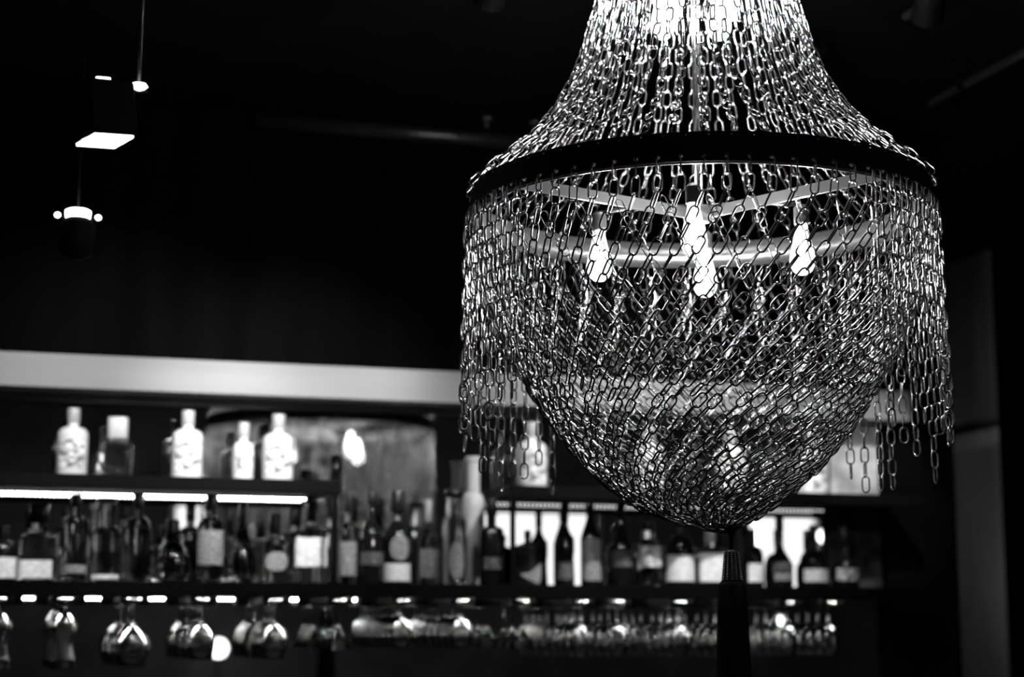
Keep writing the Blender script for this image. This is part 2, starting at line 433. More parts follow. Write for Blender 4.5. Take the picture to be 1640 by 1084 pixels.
def make_chain(name, frs, split=(), fine=False, m_=M_STEEL):
    """one chain; the links listed in split become single link objects under it"""
    keep = [f for i, f in enumerate(frs) if i not in split]
    o = link(name, chain_mesh(name, keep, fine, m_), ch)
    for i in split:
        if i < len(frs):
            m, R = frs[i]; l = link('link', LINK_MESH if i < 2 or m_ is M_STEEL else DARK_LINK, o)
            l.matrix_local = Matrix(((R[0, 0], R[0, 1], R[0, 2], m[0]), (R[1, 0], R[1, 1], R[1, 2], m[1]), (R[2, 0], R[2, 1], R[2, 2], m[2]), (0, 0, 0, 1)))
    return o

# ring, with its lit inner face and studs
mb = MB(); prof = [(RR - 0.010, ZR), (RR, ZR + 0.002), (RR + 0.002, ZR + RH * 0.5), (RR, ZR + RH), (RR - 0.010, ZR + RH)]
rings = [[tuple(cyl(r, 2 * pi * k / 128, z)) for r, z in prof] for k in range(128)]
mb.loft(rings, closed=True)
ring = link('ring', sharpen(mb.mesh('ring', M_RING)), ch)
mb = MB(); prof = [(RR - 0.0102, ZR - 0.001), (RR - 0.0102, ZR + RH), (RR - 0.013, ZR + RH), (RR - 0.013, ZR - 0.001)]
mb.loft([[tuple(cyl(r, 2 * pi * k / 128, z)) for r, z in prof] for k in range(128)], closed=True)
mb.build('inner_band', M_RING_IN, ring)
NC = 72
studs = MB().lathe([(0.0001, 0.006), (0.0038, 0.0046), (0.0058, 0.0016), (0.0063, 0.0), (0.0063, -0.002)], 10).mesh('stud', M_STUD)
small = MB().lathe([(0.0001, 0.003), (0.0022, 0.002), (0.003, 0.0), (0.003, -0.002)], 8).mesh('small_stud', M_STUD)
def stud(me, name, a, z, r):
    p = cyl(r, a, z); n = radial(p); o = link(name, me, ring); z_ = Vector(n); x_ = Vector((0, 0, 1)).cross(z_).normalized(); y_ = z_.cross(x_)
    o.matrix_local = Matrix(((x_.x, y_.x, z_.x, p[0]), (x_.y, y_.y, z_.y, p[1]), (x_.z, y_.z, z_.z, p[2]), (0, 0, 0, 1)))
for i in range(NC):
    a = 2 * pi * (i + 0.25) / NC
    stud(studs, 'stud', a, ZR + 0.014, RR + 0.0015)
    stud(small, 'small_stud', a + 0.02, ZR + RH - 0.008, RR + 0.001)

# crown: chains sweeping from the ring up to the collar
CONE = [(0.586, 2.398), (0.560, 2.425), (0.505, 2.468), (0.430, 2.530), (0.372, 2.600), (0.326, 2.678), (0.294, 2.758), (0.268, 2.852), (0.248, 2.92), (0.225, 3.02), (0.205, 3.14)]
cz = np.array([p[1] for p in CONE]); cr = np.array([p[0] for p in CONE])
NCR = 54
for i in range(NCR):
    a = 2 * pi * (i + 0.25) / NCR + rng.normal(0, 0.012)
    zs = np.concatenate([np.linspace(2.398, 2.5, 12), np.linspace(2.51, 3.14, 24)])
    tw = rng.normal(0, 0.05)
    pts = [cyl(np.interp(z, cz, cr) + rng.normal(0, 0.001), a + tw * (z - 2.4), z) for z in zs]
    aa = (a + pi) % (2 * pi) - pi
    frs = frames(pts, radial, rng.normal(0, 0.15) + (pi / 2 if i % 2 else 0), 0.12)
    make_chain('crown_chain', frs, range(0, 8) if abs(aa) < radians(38) else ())
MB().lathe([(0.21, 3.13 - ZB), (0.215, 3.135 - ZB), (0.215, 3.165 - ZB), (0.2, 3.17 - ZB), (0.02, 3.175 - ZB)], 48).build('collar', M_RING, ch)
MB().tube([(0, 0, 2.33 - ZB), (0, 0, CEIL - 0.002 - ZB)], 0.011, 12).build('pole', M_CHROME, ch)
MB().lathe([(0.02, 3.19 - ZB), (0.07, 3.22 - ZB), (0.085, 3.245 - ZB), (0.085, CEIL - ZB - 0.001)], 32).build('ceiling_rose', M_RING, ch)

# net: two counter-wound sets of chains gathered to the tassel
NET = [(0.583, 2.270), (0.574, 2.22), (0.552, 2.15), (0.520, 2.07), (0.482, 1.99), (0.446, 1.930), (0.398, 1.850), (0.345, 1.776), (0.300, 1.72), (0.262, 1.682), (0.198, 1.637), (0.120, 1.596), (0.05, 1.572), (0.004, 1.562)]
nr = np.array([p[0] for p in NET]); nz = np.array([p[1] for p in NET])
nd = np.concatenate([[0], np.cumsum(np.hypot(np.diff(nr), np.diff(nz)))]); nd /= nd[-1]
GATHER = EX * 0.064
def net_curve(a0, sgn, u1, pull=0.0, sag=0.0, inset=0.0):
    pts = []
    for u in np.linspace(0, u1, 46):
        r = np.interp(u, nd, nr) - inset * min(1, u * 8); z = np.interp(u, nd, nz)
        tw = (0.65 * u + 1.5 * u * u) if sgn < 0 else (0.6 * u + 1.1 * u * u)
        q = max(0.0, (u - 0.72) / 0.28); qp = max(0.0, (u - 0.4) / 0.6)
        p = cyl(r, a0 + sgn * tw + pull * qp, z - sag * sin(pi * min(1, q)))
        g = q * q * q
        p = p + np.array((GATHER.x, GATHER.y, -0.012)) * g
        pts.append(p)
    return pts
for i in range(NC):
    a = 2 * pi * (i + 0.25) / NC
    aa = (a + pi) % (2 * pi) - pi
    top = [cyl(RR + 0.005, a, ZR + 0.012), cyl(RR + 0.006, a, ZR - 0.02)]
    sp = 2 * pi / NC                             # main set: falls from the stud, then winds to the left; two in three end in a neighbour
    u1, pull = ((1.0, 0), (0.50, 0.3), (0.88, -0.4), (0.95, 0.05), (0.46, 0.3), (0.84, -0.4))[i % 6]
    frs = frames(top + net_curve(a, -1, u1, pull * sp * (3 if pull > 1 else 1), rng.uniform(0, 0.014)), radial, pi / 2 + rng.normal(0, 0.1), 0.13)
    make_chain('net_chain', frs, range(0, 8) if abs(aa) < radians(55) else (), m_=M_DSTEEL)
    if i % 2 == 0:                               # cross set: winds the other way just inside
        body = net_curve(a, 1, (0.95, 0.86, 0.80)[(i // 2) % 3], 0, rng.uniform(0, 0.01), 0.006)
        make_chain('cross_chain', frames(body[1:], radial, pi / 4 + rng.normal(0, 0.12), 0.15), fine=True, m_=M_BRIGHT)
# fringe: free chain ends hanging outside the ring at the sides and at the back, none in front
for i in range(NC):
    a = 2 * pi * (i + 0.75) / NC
    aa = (a + pi) % (2 * pi) - pi; d = abs(math.degrees(aa))
    if d < 42: continue
    elif d < 58: n = 7 + int(rng.integers(0, 9))
    elif d < 80: n = 9 + int(rng.integers(0, 7))
    elif d < 100: n = 11 + int(rng.integers(0, 5))
    elif d < 140: n = 12 + int(rng.integers(0, 6))
    elif i % 2: continue
    else: n = 6 + int(rng.integers(0, 4))
    sw = rng.normal(0, 0.006)
    pts = [cyl(RR + 0.007 + 0.012 * (t / max(n, 1)), a + sw * t / n, ZR + 0.012 - PITCH_L * t) for t in np.linspace(0, n, 24)]
    make_chain('fringe_chain', frames(pts, radial, rng.uniform(-0.5, 0.5), 0.2, fit=False))

# spokes and hub at ring height
for a in (radians(-51), radians(52), pi):
    p = [cyl(RR - 0.012, a, 2.352), cyl(0.03, a, 2.345)]
    t = p[1] - p[0]; t /= np.linalg.norm(t); sd = np.array((-t[1], t[0], 0)); u = np.array((0, 0, 1.0))
    rr_ = [[tuple(q + sd * x + u * z) for x, z in ((-0.004, -0.014), (0.004, -0.014), (0.004, 0.014), (-0.004, 0.014))] for q in p]
    MB().loft(rr_).build('spoke', M_SPOKE, ch, False)
MB().lathe([(0.01, 2.325 - ZB), (0.04, 2.33 - ZB), (0.042, 2.362 - ZB), (0.012, 2.37 - ZB)], 24).build('hub', M_SPOKE, ch)

BULB = [(0.0005, -0.142), (0.014, -0.139), (0.024, -0.130), (0.031, -0.115), (0.032, -0.100), (0.028, -0.075), (0.021, -0.048), (0.016, -0.025), (0.0145, -0.008)]
fil_me = MB().lathe([(0.001, -0.112), (0.006, -0.108), (0.0085, -0.085), (0.0075, -0.05), (0.004, -0.03), (0.001, -0.026)], 8).mesh('filament', M_FIL)
bulb_me = MB().lathe(BULB, 16).mesh('bulb', M_BULB)
sock_me = sharpen(MB().lathe([(0.017, -0.012), (0.019, -0.010), (0.019, 0.030), (0.012, 0.038), (0.004, 0.040)], 16).mesh('socket', M_SOCKET))
def bulb(pos, arm_from):
    s = link('socket', sock_me, ch, Vector(pos)); link('bulb', bulb_me, s); link('filament', fil_me, s)
    top = np.array(pos) + np.array((0, 0, 0.038))
    MB().tube([arm_from, ((arm_from[0] + top[0]) / 2, (arm_from[1] + top[1]) / 2, max(arm_from[2], top[2]) + 0.004), tuple(top)], 0.005, 8).build('arm', M_SPOKE, ch)
for k in range(4):
    p = cyl(0.255, k * pi / 2 - 0.05, 2.322); bulb(p, tuple(cyl(0.035, k * pi / 2 - 0.05, 2.368)))
for k in range(4):
    p = cyl(0.105, k * pi / 2 + 0.95, 2.975); bulb(p, tuple(cyl(0.012, k * pi / 2 + 0.95, 3.02)))

# tassel
def tl(prof, **k): return MB().lathe([(r, z - ZB) for r, z in prof], 28, c=(GATHER.x, GATHER.y, 0), **k)
tl([(0.014, 1.566), (0.016, 1.556), (0.010, 1.545), (0.005, 1.53), (0.0045, 1.50)]).build('tassel_cord', M_TASSEL, ch)
cap = tl([(0.012, 1.502), (0.0165, 1.499), (0.018, 1.49), (0.024, 1.43), (0.026, 1.424)]).build('tassel_cap', M_CAPM, ch)
mb = MB()
for c_ in range(12):
    for j in range(13):
        z = 1.495 - j * 0.0054; r = np.interp(z, [1.43, 1.499], [0.0245, 0.0175]); q = 2 * pi * c_ / 12
        v = EX * (sin(q) * r) + EN * (cos(q) * r)
        mb.lathe([(0.0002, -0.0021), (0.0021, 0), (0.0002, 0.0021)], 6, c=(GATHER.x + v.x, GATHER.y + v.y, z - ZB))
o = mb.build('cap_beads', M_BEAD, cap); o['kind'] = 'stuff'
tl([(0.022, 1.428), (0.031, 1.418), (0.033, 1.40), (0.0345, 1.30), (0.041, 1.10)]).build('tassel_core', M_TASSEL, ch)
mb = MB()
for k in range(90):
    q = 2 * pi * k / 90; c0, s0 = sin(q), cos(q)
    pts = []
    for z, r in ((1.424, 0.026), (1.412, 0.0335), (1.36, 0.0355), (1.25, 0.039), (1.15, 0.043), (1.045 + rng.uniform(0, 0.012), 0.046 + rng.uniform(-0.002, 0.003))):
        v = EX * (c0 * r) + EN * (s0 * r); pts.append((GATHER.x + v.x, GATHER.y + v.y, z - ZB))
    mb.tube(pts, 0.0019, 5)
o = mb.build('tassel_threads', M_TASSEL, ch); o['kind'] = 'stuff'

# ------------------------------------------------------------------ bottles
def zpx(x, y, Y): return at_y(x, y, Y)[2]
def xpx(x, Y, y=850): return at_y(x, y, Y)[0]
def bottle(label, xc, wb, ysh, ynb, wn, capd, zbase, mat_, Y=6.34, n=2.0, style='round', ry=1.0, labels=(), group=None, name='liquor_bottle', cap_m=None, cat='bottle', lip=True):
    """pixel measures on the plane Y turned into metres: body width, shoulder y, neck base y, neck width, cap (width, y bottom, y top)"""
    sc = (at_y(xc + 50, ysh, Y)[0] - at_y(xc - 50, ysh, Y)[0]) / 100 * cos(YAW + (xc - 820) / FPX) ** 1
    X = xpx(xc, Y, (ysh + 930) / 2)
    o = empty(name, (X, Y, zbase), -YAW * 0.6 if n > 2 else 0); tag(o, label, cat, group)
    B = wb / 2 * sc; N = wn / 2 * sc
    zs = zpx(xc, ysh, Y) - zbase; zn = zpx(xc, ynb, Y) - zbase
    cw, cyb, cyt = capd; zcb = zpx(xc, cyb, Y) - zbase; zct = zpx(xc, cyt, Y) - zbase; cwm = cw / 2 * sc
    ex = n
    pr = [(0.002, 0.003), (B * 0.86, 0.0), (B * 0.96, 0.003), (B, 0.009)]
    if style == 'ball':
        pr = [(0.002, 0.003), (B * 0.5, 0.0)]
        for k in range(1, 12):
            t = k / 12; zz = zn * t; pr.append((max(N, B * sqrt(max(0, 1 - ((t - 0.42) / 0.62) ** 2))), zz))
    elif style == 'round':
        for k in range(9):
            t = k / 8 * pi / 2; pr.append((N + (B - N) * cos(t) ** 0.9 if k < 8 else N, zs + (zn - zs) * sin(t)))
    elif style == 'slope':
        pr += [(B, zs)]
        for k in range(1, 8):
            t = k / 7; e = t * t * (3 - 2 * t); pr.append((B + (N - B) * (0.35 * t + 0.65 * e), zs + (zn - zs) * t))
    elif style == 'waist':
        h = zs
        pr += [(B, h * 0.1), (B * 0.9, h * 0.45), (B * 0.92, h * 0.62), (B, h * 0.74), (B * 0.98, h)]
        for k in range(1, 7):
            t = k / 6; pr.append((B + (N - B) * (1 - (1 - t) ** 2) if k < 6 else N, zs + (zn - zs) * t))
    elif style == 'hex':
        pr = [(0.002, 0.001), (B * 0.55, 0.0), (B * 0.6, 0.003), (B, zs * 0.62), (B, zs), (N * 1.6, zn), (N, zn + 0.002)]
    ztop = (zct - 0.006) if zcb < zct else zcb
    pr += [(N, zn + (ztop - zn) * 0.5), (N, ztop - 0.012), (N * 1.12, ztop - 0.010), (N * 1.12, ztop - 0.003), (N * 0.9, ztop)]
    prn = []
    for p in pr:
        if not prn or abs(p[1] - prn[-1][1]) > 1e-5 or abs(p[0] - prn[-1][0]) > 1e-5: prn.append(p)
    mb = MB()
    seg = 28
    if ex > 2:                                   # square body melting into a round neck
        rings = []
        for r, z in prn:
            f = min(1, max(0, (r - N * 1.25) / max(1e-6, B - N * 1.25))); e = 2 + (ex - 2) * f; yy = 1 + (ry - 1) * f
            ring_ = []
            for k in range(seg):
                a = 2 * pi * k / seg; ca, sa = cos(a), sin(a); q = (abs(ca) ** e + abs(sa) ** e) ** (-1 / e)
                ring_.append((r * q * ca, r * q * sa * yy, z))
            rings.append(ring_)
        mb.loft(rings)
    else:
        mb.lathe(prn, seg, ry=1.0)
    link('body', sharpen(mb.mesh('body', mat_), 40), o)
    if zct > zcb:
        c = max(cwm, N * 1.16)
        MB().lathe([(c * 0.97, zcb), (c, zcb + 0.001), (c, zct - 0.003), (c * 0.93, zct)], 20, expo=2 if cw < 28 or n == 2 else 5).build('cap', cap_m or M_CAPB, o)
    for (ya, yb, wf, lm) in labels:              # paper labels wrapped on the front, slightly proud
        za, zb = zpx(xc, ya, Y) - zbase, zpx(xc, yb, Y) - zbase; zb = max(zb, 0.012)
        v = []; f = []; K = 10
        for j, z in enumerate(np.linspace(zb, za, 7)):
            r = np.interp(z, [p[1] for p in prn[1:]], [p[0] for p in prn[1:]]) + 0.0012
            ff = min(1, max(0, (r - N * 1.25) / max(1e-6, B - N * 1.25))) if ex > 2 else 0
            e = 2 + (ex - 2) * ff; yy = 1 + (ry - 1) * ff if ex > 2 else 1
            w2 = wf if not (lm is M_LABELG and wf < 0.55) else wf * sqrt(max(0.02, 1 - ((j - 3) / 3.2) ** 2))
            for k in range(K + 1):
                a = -pi / 2 + (k / K - 0.5) * pi * w2
                ca, sa = cos(a), sin(a); q = (abs(ca) ** e + abs(sa) ** e) ** (-1 / e)
                v.append((r * q * ca, r * q * sa * yy, z))
        for j in range(6):
            for k in range(K):
                f.append((j * (K + 1) + k, j * (K + 1) + k + 1, (j + 1) * (K + 1) + k + 1, (j + 1) * (K + 1) + k))
        MB().add(v, f).build('label', lm, o)
    return o

ZL, ZU = Z1T + 0.0005, Z2T + 0.0005
B_ = bottle
B_('dark bottle with pale label cut by the left picture edge, lower shelf', 1, 52, 882, 864, 18, (20, 866, 842), ZL, M_DARK, labels=[(893, 930, 0.8, M_LABEL)])
B_('square clear bottle with thick black stopper and pale low label', 60, 56, 866, 852, 26, (32, 838, 808), ZL, M_CLEAR, n=6, labels=[(898, 930, 0.55, M_LABEL)])
B_('slim clear bottle right of the square black-stoppered one', 119, 42, 842, 826, 16, (14, 812, 791), ZL, M_CLEARG, Y=6.21, labels=[(905, 918, 0.7, M_LABELG)])
B_('broad clear bottle with a wide tall neck, under the light beads', 168, 52, 856, 844, 30, (32, 806, 797), ZL, M_CLEARG, labels=[(921, 930, 0.6, M_LABEL)], cap_m=M_CAPL)
B_('dark bottle with black cap left of the round flask', 219, 44, 848, 828, 14, (16, 815, 791), ZL, M_DARKG, Y=6.21)
B_('round-bellied dark flask with short straight neck', 275, 62, 890, 868, 19, (19, 866, 832), ZL, M_DARKG, style='ball')
B_('straight bottle with black cap and grey label right of the round flask', 336, 42, 846, 828, 15, (15, 818, 791), ZL, M_CLEARG, Y=6.21, labels=[(850, 905, 0.8, M_LABELG)])
B_('squat dark decanter with a slender black stopper', 387, 50, 890, 866, 12, (14, 848, 805), ZL, M_DARKG, style='ball')
B_('wide-shouldered clear bottle with black stopper beside the squat decanter', 439, 52, 876, 858, 16, (17, 856, 823), ZL, M_CLEAR, labels=[(885, 915, 0.5, M_LABELG)])
B_('square bottle with large pale label beside the left shelf post', 498, 52, 860, 842, 15, (16, 835, 804), ZL, M_CLEAR, n=6, labels=[(862, 908, 0.55, M_LABEL)])
B_('narrow bottle with pale label just right of the left shelf post', 557, 28, 850, 836, 12, (13, 822, 788), ZL, M_CLEAR, labels=[(868, 922, 0.85, M_LABELG)])
B_('dark bottle with black capsule, left of the twin-labelled one', 594, 40, 852, 832, 13, (16, 808, 787), ZL, M_DARK, labels=[(885, 905, 0.8, M_LABELD)], style='slope')
B_('dark bottle with grey oval badge over a bright white label', 636, 42, 860, 826, 14, (23, 820, 786), ZL, M_DARK, labels=[(858, 898, 0.5, M_LABELG), (903, 931, 0.95, M_LABEL)], style='slope')
B_('clear slender-necked bottle in the gap between the upper shelves', 685, 42, 868, 838, 10, (11, 836, 800), ZL, M_CLEAR, style='slope', cap_m=M_CAPL, labels=[(880, 925, 0.55, M_LABELG)])
B_('clear bottle with wide black lid in front of the tall frosted one', 727, 40, 842, 828, 26, (31, 797, 784), ZL, M_CLEAR, Y=6.22, labels=[(868, 928, 0.4, M_LABELG)])
B_('tall frosted white bottle rising above the upper shelf line', 757, 38, 815, 790, 22, (22, 740, 732), ZL, M_FROST, Y=6.40, cap_m=M_FROST)
B_('square dark bottle with black stopper left of the right shelf post', 787, 38, 853, 843, 15, (17, 826, 798), ZL, M_DARK, Y=6.22, n=5, labels=[(893, 912, 0.4, M_LABELD)])
ang = B_('angular dark bottle with a slanted pale label, right of the post', 845, 46, 876, 868, 10, (11, 862, 849), ZL, M_DARK, n=5, style='slope', ry=0.55)
B_('waisted dark bottle right of the angular one', 905, 31, 862, 838, 10, (11, 836, 804), ZL, M_DARK, style='waist', labels=[(900, 928, 0.8, M_LABELD)])
B_('dark-necked bottle wrapped in a tall pale grey label', 946, 33, 864, 826, 12, (13, 826, 809), ZL, M_DARK, style='slope', labels=[(863, 930, 0.95, M_LABELG)])
B_('dark champagne-shaped bottle beside the pale grey labelled one', 995, 38, 880, 838, 13, (14, 830, 808), ZL, M_DARK, style='slope', labels=[(882, 908, 0.75, M_LABELD)])
B_('stout clear bottle with pale label under the chandelier', 1038, 44, 874, 862, 18, (18, 850, 832), ZL, M_CLEAR, labels=[(875, 908, 0.6, M_LABELP)])
B_('bottle with dark shoulders and a bright white pointed label', 1089, 46, 880, 858, 16, (20, 862, 845), ZL, M_DARK, labels=[(890, 931, 0.98, M_LABEL)])
B_('short bottle almost covered by a big white label', 1139, 46, 884, 876, 16, (16, 868, 848), ZL, M_CLEAR, n=6, labels=[(886, 932, 0.62, M_LABEL)], cap_m=M_CAPL)
B_('dark short-necked bottle just right of the tassel', 1205, 36, 892, 874, 11, (11, 870, 847), ZL, M_DARK, labels=[(903, 932, 0.5, M_LABEL)])
B_('dark bulbous bottle with the tallest neck right of the tassel', 1250, 40, 905, 876, 12, (12, 850, 829), ZL, M_DARK, style='slope', labels=[(900, 915, 0.7, M_LABELD), (918, 930, 0.6, M_LABELG)])
B_('dark long-necked bottle with low white label near the column', 1303, 46, 906, 880, 11, (11, 865, 841), ZL, M_DARK, labels=[(912, 932, 0.75, M_LABEL)])
B_('squat dark bottle with white label nearest the column', 1354, 42, 908, 892, 14, (14, 875, 842), ZL, M_DARK, labels=[(911, 930, 0.75, M_LABELP)])
# slanted pale label on the angular bottle
f = MB().add([(-0.012, -0.0, 0.030), (0.038, 0, 0.006), (0.047, 0, 0.03), (0.047, 0, 0.085), (0.005, 0, 0.05), (-0.034, 0, 0.045)], [(0, 1, 2, 3, 4, 5)])
f.add([(x, 0.001, z) for x, _, z in f.v[:6]], [(5, 4, 3, 2, 1, 0)])
f.build('label', M_LABELG, ang, False, (0, -0.031, 0))

U = 'bright clear bottles on the upper shelf'
def bright(label, xc, ycap, base_m=M_WHITEB, w=50):
    return B_(label, xc, w, ycap + 44, ycap + 30, 18, (21, ycap + 23, ycap), ZU, base_m, labels=[(ycap + 52, ycap + 96, 0.62, M_LABELP)], group=U, cap_m=M_CAPL)
bright('bright pale bottle at the far left of the upper shelf', 112, 654)
B_('square clear decanter with a big cube stopper on the upper shelf', 184, 53, 716, 706, 26, (32, 703, 669), ZU, M_CLEAR, n=6, cap_m=M_FROST)
bright('bright pale bottle just left of the mirrored chandelier', 297, 658)
B_('small bright bottle with narrow shoulders in front of the mirrored chandelier', 387, 34, 722, 708, 14, (18, 700, 677), ZU, M_WHITEB, labels=[(725, 760, 0.6, M_LABELP)], cap_m=M_CAPL)
bright('bright pale bottle in front of the mirrored chandelier', 443, 664)
bright('bright pale bottle left of the chandelier net on the right upper shelf', 851, 677)
bright('bright pale bottle behind the middle of the chandelier net', 1040, 682)
bright('bright pale bottle behind the chandelier net above the tassel', 1172, 686)
bright('bright pale bottle at the right end of the upper shelf', 1303, 690)
p = at_y(538, 765, 6.2)
o = empty('candle_jar', (p[0], 6.2, ZU)); tag(o, 'slim pale candle in a glass at the right end of the left upper shelf', 'candle')
MB().lathe([(0.018, 0.0), (0.02, 0.002), (0.02, 0.095), (0.0185, 0.095), (0.0185, 0.006), (0.001, 0.006)], 20, caps=False).build('jar', M_GLASS, o)
MB().lathe([(0.016, 0.007), (0.017, 0.008), (0.017, 0.075), (0.015, 0.078), (0.001, 0.076)], 18).build('wax', M_WAX, o)
MB().tube([(0, 0, 0.074), (0.001, 0, 0.086)], 0.0009, 6).build('wick', M_CAPB, o)

# ------------------------------------------------------------------ glasses hanging upside down under the lower shelf
ZH = Z1B - 0.022
def gprof(kind):
    # (outer radius, drop from the foot); the bowl opens downward. returns closed thin-walled profile
    if kind == 'wine':   o_ = [(0.034, 0.0), (0.034, 0.003), (0.008, 0.010), (0.0042, 0.022), (0.004, 0.070), (0.008, 0.082), (0.022, 0.094), (0.034, 0.115), (0.038, 0.140), (0.036, 0.170), (0.031, 0.205)]
    if kind == 'martini': o_ = [(0.034, 0.0), (0.034, 0.003), (0.008, 0.010), (0.0042, 0.02), (0.004, 0.085), (0.006, 0.092), (0.051, 0.172)]
    if kind == 'goblet': o_ = [(0.034, 0.0), (0.034, 0.003), (0.008, 0.010), (0.005, 0.02), (0.005, 0.052), (0.012, 0.060), (0.034, 0.075), (0.0435, 0.100), (0.0435, 0.130), (0.037, 0.170)]
    if kind == 'hurricane': o_ = [(0.034, 0.0), (0.034, 0.004), (0.009, 0.0095), (0.008, 0.024), (0.012, 0.036), (0.034, 0.062), (0.043, 0.088), (0.040, 0.115), (0.030, 0.140), (0.030, 0.165), (0.037, 0.200), (0.042, 0.235)]
    if kind == 'balloon': o_ = [(0.038, 0.0), (0.038, 0.003), (0.009, 0.0095), (0.006, 0.022), (0.006, 0.075), (0.014, 0.085), (0.048, 0.115), (0.062, 0.150), (0.060, 0.185), (0.048, 0.228)]
    if kind == 'tulip': o_ = [(0.036, 0.0), (0.036, 0.003), (0.009, 0.0095), (0.007, 0.022), (0.007, 0.070), (0.014, 0.080), (0.042, 0.105), (0.050, 0.135), (0.046, 0.175), (0.040, 0.205)]
    return o_
GM = {}
def glass_meshes(kind):
    if kind in GM: return GM[kind]
    o_ = gprof(kind)
    # split: foot, stem, bowl
    i = max(k for k in range(len(o_)) if o_[k][0] < 0.0085 and k < len(o_) - 2)
    foot = [(r, -z) for r, z in o_[:3]] + [(0.0045, -o_[2][1] - 0.001)]
    stem = [(o_[2][0], -o_[2][1])] + [(r, -z) for r, z in o_[3:i + 1]]
    outer = [(r, -z) for r, z in o_[i:]]
    t = 0.0016
    inner = [(max(0.0006, r - t), -z - (0.004 if k == 0 else 0)) for k, (r, z) in enumerate(o_[i:])]
    bowl = [(0.0006, outer[0][1])] + outer + inner[::-1]
    GM[kind] = (MB().lathe(foot, 24).mesh('foot', M_GLASS), MB().lathe(stem, 14).mesh('stem', M_GLASS), MB().lathe(bowl, 28, caps=False).mesh('bowl', M_GLASS))
    return GM[kind]
ORD = ('frontmost', 'second', 'third', 'rearmost')
def rack(px, kind, n, pitch, noun, where):
    X = at_y(px, 1000, 6.18)[0]
    rk = empty('glass_rack', (X, 6.14, Z1B)); tag(rk, 'black double rail holding the %s %s' % (noun[1], where), 'rack', 'glass racks under the lower shelf')
    for s in (-1, 1):
        MB().box((s * 0.029 - 0.017, 0.0, -0.0225), (s * 0.029 + 0.017, 0.335, -0.0195)).build('rail', M_BLACK, rk, False)
        MB().box((s * 0.044 - 0.002, 0.0, -0.0195), (s * 0.044 + 0.002, 0.335, 0.0)).build('web', M_BLACK, rk, False)
    MB().box((-0.085, 0.344, -0.026), (0.085, 0.349, 0.0105)).build('mask_bar', M_BLACK, rk, False)  # added bar that masks the lower strip's mirror image, leaving bright gaps
    me = glass_meshes(kind)
    zf = -0.0195 + 0.0035
    for k in range(n):
        g = empty('%s_glass' % kind, (X, 6.175 + k * pitch, Z1B - 0.0195 + 0.0105))
        o_ = ORD[k] if k < n - 1 else ORD[3]
        tag(g, '%s upside-down %s in the row %s' % (o_, noun[0], where), 'glass', 'upside-down %s' % noun[1])
        for m_, nm in zip(me, ('foot', 'stem', 'bowl')): link(nm, m_, g)
HUR = ('hurricane glass', 'hurricane glasses'); BAL = ('balloon glass', 'balloon glasses'); TUL = ('tulip glass', 'tulip glasses')
MAR = ('cone-shaped glass', 'cone-shaped glasses'); GOB = ('round goblet', 'round goblets'); WIN_ = ('wine glass', 'wine glasses')
rack(-2, 'hurricane', 3, 0.098, HUR, 'cut by the left picture edge')
rack(103, 'hurricane', 3, 0.098, HUR, 'left of the balloon glasses')
rack(212, 'balloon', 2, 0.14, BAL, 'between the hurricane and the tulip glasses')
rack(322, 'tulip', 3, 0.105, TUL, 'next to the balloon glasses')
rack(438, 'tulip', 3, 0.105, TUL, 'next to the cone-shaped glasses')
rack(541, 'martini', 3, 0.106, MAR, 'left of the round goblets')
rack(642, 'goblet', 4, 0.0885, GOB, 'on the left of the two')
rack(737, 'goblet', 4, 0.0885, GOB, 'on the right of the two')
rack(834, 'martini', 3, 0.106, MAR, 'right of the round goblets')
rack(928, 'wine', 4, 0.088, WIN_, 'beside the cone-shaped glasses')
rack(987, 'wine', 4, 0.088, WIN_, 'second right of the cone-shaped glasses')
rack(1086, 'wine', 4, 0.088, WIN_, 'third right of the cone-shaped glasses')
rack(1160, 'wine', 4, 0.088, WIN_, 'half hidden by the tassel')
rack(1259, 'wine', 4, 0.088, WIN_, 'first right of the tassel')
rack(1326, 'wine', 4, 0.088, WIN_, 'nearest the column')

# ------------------------------------------------------------------ lamps at the left, the right and the rear
# box floodlight on a rod
p = at_y(168, 226, 4.6)
fl = empty('box_floodlight', (p[0], 4.6, p[2])); tag(fl, 'black box floodlight on a ceiling rod with bright square underside', 'lamp')
q = Matrix.Rotation(radians(-7), 4, 'Y') @ Matrix.Rotation(radians(22), 4, 'Z')
hs = 0.055
hd = MB().box((-hs - 0.012, -hs - 0.012, 0.004), (hs + 0.012, hs + 0.012, 0.15), 0.006).build('housing', M_COLUMN, fl, False); hd.rotation_euler = q.to_euler()
MB().box((-hs, -hs, -0.002), (hs, hs, 0.004)).build('light_panel', M_PANEL, hd, False)
MB().box((-hs - 0.012, -0.02, 0.0), (-hs - 0.006, 0.0, 0.03)).build('side_flap', M_CHROME, hd, False)
p2 = at_y(222, 141, 4.6) - p; p3 = at_y(164, 131, 4.6) - p
yk = MB().tube([(p2[0], 0, p2[2] + 0.008), (p2[0] + 0.004, 0, CEIL - p[2] - 0.01)], 0.006, 10).build('rod', M_TRIM, fl)
MB().lathe([(0.03, -0.014), (0.03, 0)], 16, c=(p2[0] + 0.004, 0, CEIL - p[2])).build('ceiling_plate', M_BLACK, fl)
MB().box((p3[0] - 0.05, -0.012, 0.148), (p2[0] + 0.025, 0.012, p2[2] - 0.012), 0.003).build('yoke', M_BLACK, fl, False)
MB().lathe([(0.001, -0.012), (0.014, -0.008), (0.023, 0.0), (0.018, 0.008), (0.001, 0.012)], 14, c=(p2[0], -0.014, p2[2]), ry=0.7).build('side_bulb', M_LAMP, fl)
